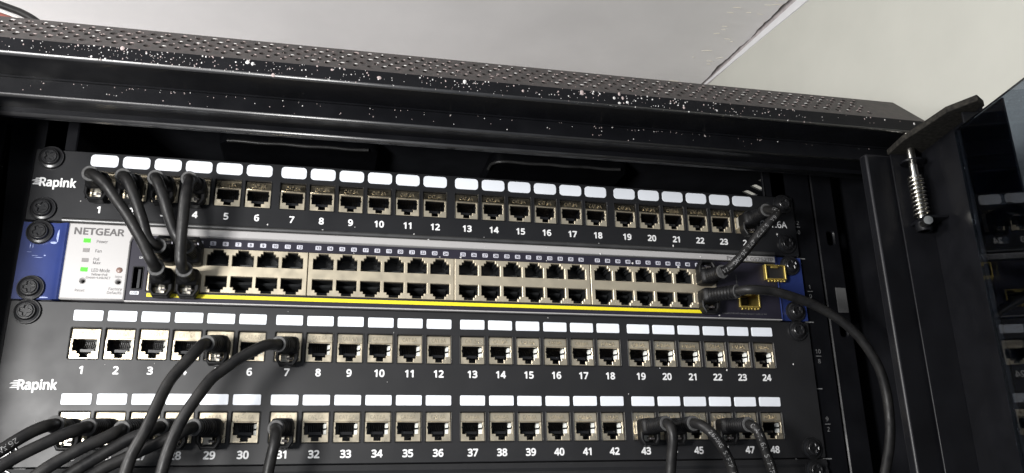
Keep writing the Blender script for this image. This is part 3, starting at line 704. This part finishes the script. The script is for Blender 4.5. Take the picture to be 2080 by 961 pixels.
# ------------------------------------------------------------------ lower 48 port patch panel
pp2 = thing('patch_bay', 'tall black two row patch panel numbered to 48 below the switch', 'patch panel', (0, 0, 0.4))
rows = ((0, 80.85, 65.5, 51.0), (24, 35.6, 20.6, 5.95))
hol = [[(p[0]+xA(i), p[1]+zj) for p in rim_i] for (_, zl, zj, zn) in rows for i in range(1, 25)]
kid('face_plate', rounded_panel('face_plate', 'panel', .4, 88.4, hol), pp2); flanges(pp2, 'panel', .4, 88.4)
rimm2 = plate('jack_rim', 'panel', rim_o, [rim_i], -.35, .1, .2, False, 50)
for (n_, zl, zj, zn) in rows:
    for i in range(1, 25):
        kid('jack_rim', rimm2, pp2, (xA(i), 0, zj)); jack(pp2, xA(i), zj)
        kid('label_card', lab_rect, pp2, (xA(i)+rng.uniform(-.12, .12), 0, zl+rng.uniform(-.08, .08)), (0, R(rng.uniform(-.4, .4)), 0))
        kid('port_number', text_mesh(str(n_+i), 3.9, 'print', .04), pp2, (xA(i), -.03, zn))
logo(pp2, -230.8, 43.0, -.03)
for x, z in ((-232.0, 82.0), (-232.0, 6.4), (231.6, 82.3), (231.3, 6.4)): screw(pp2, x, z)
m = MB()
for (x, z, r) in ((-2, 82, .5), (178, 55.5, .8), (132, 56.2, .5), (226, 60, .6), (-96, 86, .3), (-35, 75, .4), (-38, 46, .3), (60, 86.5, .35), (-190, 54, .3), (110, 40, .4), (-165, 55, .3), (-220, 24, .3)):
    blob(m, (x, -.04, z), (1, 0, 0), (0, 0, 1), (0, -1, 0), r*.7, r, .25)
kid('paint_drops', m.mesh('paint_drops', 'paint', 40), pp2, stuff=True)

# ------------------------------------------------------------------ ridged blank unit at the bottom edge
cmg = thing('blank_panel', 'black ridged rack panel at the lower edge under the numbered patch panel', 'rack panel', (0, 0, -44))
pr = [(-44, 0), (-44, 2), (-.1, 2), (-.1, 0), (-3.2, -.9), (-5.0, 0), (-7.2, -1.1), (-9.5, -1.1), (-11, 0), (-14, 0), (-16, -1), (-20, -1), (-22, 0)]
V = [(x, y, z) for x in (-241, 241) for z, y in pr]; k = len(pr)
kid('ridged_plate', mesh_from('ridged_plate', V, [tuple(range(k)), tuple(k+i for i in range(k))]+[(i, (i+1) % k, k+(i+1) % k, k+i) for i in range(k)], 'panel', 30), cmg)
screw(cmg, 231.6, -7.0); screw(cmg, -232, -7.0)

# ================================================================== patch cables
PATHS = {
    'p1_1': [(-204.2,-24.0,154.9), (-199.7,-31.0,151.3), (-193.2,-35.0,145.6), (-187.4,-34.0,138.0), (-181.0,-33.0,129.5), (-175.9,-32.0,121.5), (-171.3,-31.0,114.1), (-166.5,-31.0,105.3), (-164.8,-25.0,102.6)],
    'p1_2': [(-187.5,-24.0,154.6), (-184.1,-30.0,151.1), (-180.9,-33.0,145.8), (-176.9,-33.0,136.7), (-173.3,-31.0,127.3), (-170.5,-29.0,118.9), (-167.6,-28.0,115.1), (-165.3,-24.0,115.3)],
    'p1_3': [(-170.8,-24.0,154.9), (-168.2,-30.0,150.4), (-164.1,-33.0,141.8), (-160.7,-32.0,131.9), (-157.3,-29.0,122.9), (-153.3,-28.0,116.7), (-151.0,-24.0,115.5)],
    'p1_4': [(-153.1,-25.0,155.0), (-151.6,-32.0,150.2), (-151.8,-36.0,141.5), (-151.9,-36.0,130.1), (-152.1,-34.0,118.8), (-152.0,-32.0,109.2), (-151.4,-31.0,104.0), (-150.6,-25.0,102.4)],
    'p3_5': [(-135.1,-27.0,61.9), (-136.9,-33.0,59.7), (-140.8,-38.0,52.9), (-145.8,-41.0,45.4), (-149.0,-43.0,39.5), (-151.5,-45.0,32.0), (-153.5,-47.0,24.5), (-156.0,-49.0,15.9), (-160.5,-50.0,5.0), (-162.8,-50.0,-4.9), (-164.8,-50.0,-16.9), (-166.6,-48.0,-34.1)],
    'p3_7': [(-98.7,-24.0,62.8), (-102.1,-31.0,61.2), (-105.4,-34.0,60.1), (-115.4,-38.0,53.6), (-123.5,-41.0,46.7), (-128.8,-43.0,41.7), (-132.9,-46.0,34.7), (-138.1,-48.0,25.1), (-141.9,-49.0,16.3), (-145.0,-50.0,4.8), (-146.8,-50.0,-5.1), (-148.6,-50.0,-17.3), (-150.1,-48.0,-34.6)],
    'p3_25': [(-201.5,-30.0,20.0), (-202.2,-37.0,19.0), (-204.7,-41.0,17.4), (-209.3,-45.0,13.9), (-216.9,-50.0,6.8), (-224.3,-54.0,-1.2), (-232.5,-58.0,-13.3)],
    'p3_26': [(-186.4,-31.0,18.7), (-187.4,-38.0,17.5), (-193.0,-43.0,14.4), (-202.7,-47.0,8.6), (-211.3,-50.0,3.0), (-220.2,-53.0,-4.3), (-231.0,-56.0,-15.4)],
    'p3_27': [(-170.7,-31.0,17.5), (-171.3,-38.0,15.8), (-174.9,-41.0,13.1), (-183.4,-44.0,8.4), (-191.7,-46.0,3.0), (-198.8,-48.0,-2.5), (-208.1,-50.0,-11.7), (-221.9,-54.0,-27.9)],
    'p3_28': [(-152.8,-31.0,18.6), (-154.3,-36.0,17.6), (-157.8,-38.0,15.5), (-165.7,-39.0,11.8), (-175.5,-41.0,5.3), (-186.5,-43.0,-2.6), (-197.3,-45.0,-11.9), (-212.5,-48.0,-26.4)],
    'p3_29': [(-137.1,-31.0,18.4), (-139.2,-35.0,17.1), (-142.7,-37.0,15.1), (-152.3,-38.0,10.1), (-163.8,-39.0,4.3), (-174.7,-41.0,-1.6), (-185.5,-43.0,-9.9), (-201.3,-46.0,-24.7)],
    'p3_31': [(-97.4,-22.0,18.4), (-96.9,-29.0,15.9), (-96.9,-32.0,10.3), (-98.1,-32.0,3.0), (-99.3,-31.0,-5.4), (-99.8,-30.0,-16.2), (-100.6,-28.0,-32.6)],
    'p3_43': [(120.6,-30.0,19.9), (120.2,-36.0,17.8), (120.8,-37.0,11.2), (120.4,-35.0,3.1), (119.3,-33.0,-8.8), (118.1,-31.0,-23.3), (115.8,-30.0,-41.4)],
    'p3_44': [(137.5,-30.0,19.9), (139.0,-37.0,18.2), (143.0,-41.0,13.5), (147.6,-42.0,6.6), (152.1,-41.0,-1.5), (154.7,-40.0,-9.5), (157.0,-39.0,-21.5), (159.0,-38.0,-39.8)],
    'p3_46': [(172.2,-31.0,19.1), (173.0,-37.0,16.4), (175.0,-38.0,11.3), (177.5,-37.0,3.9), (180.5,-36.0,-4.4), (182.4,-35.0,-10.7), (185.3,-34.0,-24.8), (187.7,-33.0,-43.5)],
    'tr': [(202.7,-28.0,156.1), (203.4,-36.0,153.4), (201.0,-42.0,148.2), (196.6,-42.0,144.0), (190.1,-38.0,136.7), (184.6,-34.0,129.5), (177.4,-31.0,121.0), (172.5,-27.0,116.1), (168.2,-25.0,113.9)],
    'br': [(174.2,-30.0,100.1), (179.5,-38.0,99.6), (193.3,-40.0,98.4), (205.7,-41.0,95.1), (218.0,-42.0,90.6), (230.0,-43.0,84.0), (241.6,-44.0,74.8), (250.1,-44.0,64.3), (257.2,-43.0,51.6), (261.1,-41.0,36.4), (261.1,-40.0,18.8), (257.8,-40.0,4.4), (251.9,-40.0,-11.0), (245.1,-40.0,-28.8)],
}
pm_ = MB(); pm_.box(-5.7, 5.7, -7.5, 9, -3.9, 3.6); pm_.box(-3.6, 1.2, -2.6, -2.1, -8.4, -3.95); pm_.box(-3.6, -.6, -3.4, -2.65, -6.6, -4.6)
plug_me = bevel_mesh(pm_.mesh('plug', 'plug'), .3, 2)
latch_me = MB(); latch_me.box(-.6, 2.4, -8, -3, -.6, .6, Matrix.Translation((.6, 0, -5.9)) @ Matrix.Rotation(R(9), 4, 'X'))
latch_me = bevel_mesh(latch_me.mesh('latch', 'latch'), .25, 2)
guard_o = [(-6.2, -2.5), (6.2, -2.5), (6.2, -7.2), (3.9, -11.2), (-3.9, -11.2), (-6.2, -7.2)]
guard_i = [(-4.3, -3.6), (3.9, -3.6), (3.9, -7.3), (2.7, -9.4), (-3.0, -9.4), (-4.3, -7.6)]
guard_me = plate('latch_guard', 'boot', guard_o, [guard_i], -9.5, -3.5, .5, True, 40)
def flip_z(me):
    me = me.copy(); me.transform(Matrix.Scale(-1, 4, (0, 0, 1))); me.flip_normals(); return me
plug_up, latch_up, guard_up = flip_z(plug_me), flip_z(latch_me), flip_z(guard_me)
def boot_end(cable, xz, ring, nxt, latch_down=True):
    x, z = xz
    p = kid('plug', plug_me if latch_down else plug_up, cable, (x, 0, z))
    obj('latch', latch_me if latch_down else latch_up, p)
    g = obj('latch_guard', guard_me if latch_down else guard_up, p)
    ring = Vector(ring); nxt = Vector(nxt)
    base = [Vector((x, -2.2, z)), Vector((x, -6, z)), Vector((x, -10.5, z))]
    mid = (base[-1]+ring)/2; mid.x = mid.x*.6+x*.4
    path = catmull(base+[mid, ring], .55)
    tot = sum((path[i]-path[i-1]).length for i in range(1, len(path)))
    def sec(i, s):
        t = s/tot
        if s < 8.2: a, b, e = 6.1, 4.9, 5
        else:
            k = min(1, (s-8.2)/3.5); a, b, e = 6.1+(4.45-6.1)*k, 4.9+(4.45-4.9)*k, 5+(2-5)*k
            if 10 < s < tot-2.2:
                ph = (s-10) % 2.3; 
                if ph < .9: a -= .55; b -= .55
        if s < .6: a -= .4; b -= .4
        return a, b, e
    b = kid('boot', sweep('boot', 'boot', path, sec, 20), cable)
    d = (path[-1]-path[-2]).normalized()
    me = lathe('boot_end', 'boot_end', [(3.0, .3), (4.2, .3), (4.4, -.15), (4.25, -.45), (3.1, -.5), (3.0, -.2)], 22)
    me.transform(Vector((0, -1, 0)).rotation_difference(d).to_matrix().to_4x4())
    kid('boot_end', me, b, path[-1])
def cord_text(cord, pts, s_, h, t0):
    """small printed characters laid along the jacket on the side that faces the room"""
    path = catmull(pts, .5); acc = 0; k = 0; nextc = t0; mb_v, mb_f = [], []
    for i in range(1, len(path)):
        acc += (path[i]-path[i-1]).length
        if acc >= nextc and k < len(s_):
            t = (path[i]-path[i-1]).normalized(); vn = (CAMP-path[i]); vn = (vn-t*vn.dot(t)).normalized()
            sd = vn.cross(t)
            if s_[k] != ' ':
                me = text_mesh(s_[k], h, 'print_dim', .0)
                n0 = len(mb_v)
                for v in me.vertices:
                    q = path[i]+t*(v.co.x/S)+sd*(v.co.z/S)
                    r2 = (v.co.z/S)/3.0
                    mb_v.append(path[i]+t*(v.co.x/S)+sd*(3.03*math.sin(r2))+vn*(3.03*math.cos(r2)))
                mb_f += [tuple(n0+j for j in p.vertices) for p in me.polygons]
            nextc += h*.92; k += 1
    o = kid('jacket_print', mesh_from('jacket_print', mb_v, mb_f, 'print_dim'), cord); o['kind'] = 'stuff'
CR = 2.95
def cable(key, label, end_a, end_b=None, a_down=True, b_down=True, text=None, group='black patch cords'):
    pts = [Vector(p) for p in PATHS[key]]
    c = thing('patch_cable', label, 'cable', pts[-1], group)
    boot_end(c, end_a, pts[0], pts[1], a_down)
    a0 = pts[0]+(pts[0]-pts[1]).normalized()*1.0
    if end_b: boot_end(c, end_b, pts[-1], pts[-2], b_down)
    cord = kid('cord', sweep('cord', 'rubber', catmull(pts, 1.6), lambda i, s: (CR*(1+.018*math.sin(s*.21+len(label))), CR*(1+.018*math.sin(s*.17)), 2), 16), c)
    if text: cord_text(cord, pts, *text)
    return c
zU, zL, zP = 64.7, 19.8, 156.2
SU, SLo = 114.7, 102.0
cable('p1_1', 'black cord from upper panel port 1, outermost left, down to the switch', (xC(1), zP), (-164.8, SLo))
cable('p1_2', 'black cord from upper panel port 2 tucked behind its neighbour at the switch', (xC(2), zP), (-164.8, SU), True, False)
cable('p1_3', 'black cord from upper panel port 3 into the top row of the switch', (xC(3), zP), (-150.9, SU), True, False)
cable('p1_4', 'black cord hanging almost straight from upper panel port 4 to the switch', (xC(4), zP), (-150.9, SLo))
cable('p3_5', 'thick black cord from lower panel port 5 crossing the lower row of labels', (xA(5), zU))
cable('p3_7', 'black cord sweeping left from lower panel port 7 past number 6', (xA(7), zU))
for k, t in ((25, 'black cord leaving the leftmost lower port towards the picture edge'), (26, 'black cord from the second lower port, beside the leftmost one'), (27, 'black cord from the third lower port, middle of five plugs in a row'), (28, 'black cord from lower port 28 passing behind the two hanging cords'), (29, 'black cord from lower port 29, last of five plugs beside number 29')):
    cable('p3_%d' % k, t, (xA(k-24), zL), text=('26AWG', 2.6, 24) if k == 25 else None)
cable('p3_31', 'short black cord hanging straight down from lower port 31', (xA(7), zL))
cable('p3_43', 'black cord dropping straight down from lower port 43', (xA(19), zL))
cable('p3_44', 'black printed cord curving away from lower port 44 past number 46', (xA(20), zL), text=('26AWG S/FTP CAT.6A PATCH', 2.3, 14))
cable('p3_46', 'black printed cord from lower port 46 running over number 48', (xA(22), zL), text=('CAT.6A S/FTP 26AWG 4PR', 2.6, 6))
cable('tr', 'black printed cord looping from upper panel port 24 to the switch', (xC(24), zP), (166.9, SU), True, False, text=('CAT.6A S/FTP 4PR 26AWG TIA', 2.4, 12))
cable('br', 'long black cord arching right from the switch across the rail and down', (166.9, SLo))

# cables lying on the cabinet roof at the far left corner
def roof_cable(mat, r, pts, label):
    c = bpy.data.objects.new('roof_cable', sweep('roof_cable', mat, catmull([Vector(p) for p in pts], 3), lambda i, s: (r, r, 2), 14)); COL.objects.link(c)
    c['label'] = label; c['category'] = 'cable'; c['group'] = 'cables on the cabinet roof'
arc = [(-420, 62, 331), (-350, 61, 322), (-299.3, 60, 304.0), (-285.1, 60, 299.2), (-273.5, 60, 292.3), (-262, 60, 281), (-253, 62, 262), (-250, 66, 240), (-249, 90, 231.8), (-247, 200, 231.6)]
roof_cable('rubber', 2.5, arc, 'black cable arching down onto the cabinet roof at the left corner')
roof_cable('palecord', .9, [(x-2.2, y, z-3.9 if z > 236 else 230.1) for x, y, z in arc], 'thin pale cable under the black one at the left corner')
roof_cable('redcord', 4.2, [(x-4.8, y, z-8.9 if z > 250 else 233.3) for x, y, z in arc[:-1]]+[(-254, 224, 233.4)], 'thick reddish brown cable under the pale one at the left corner')
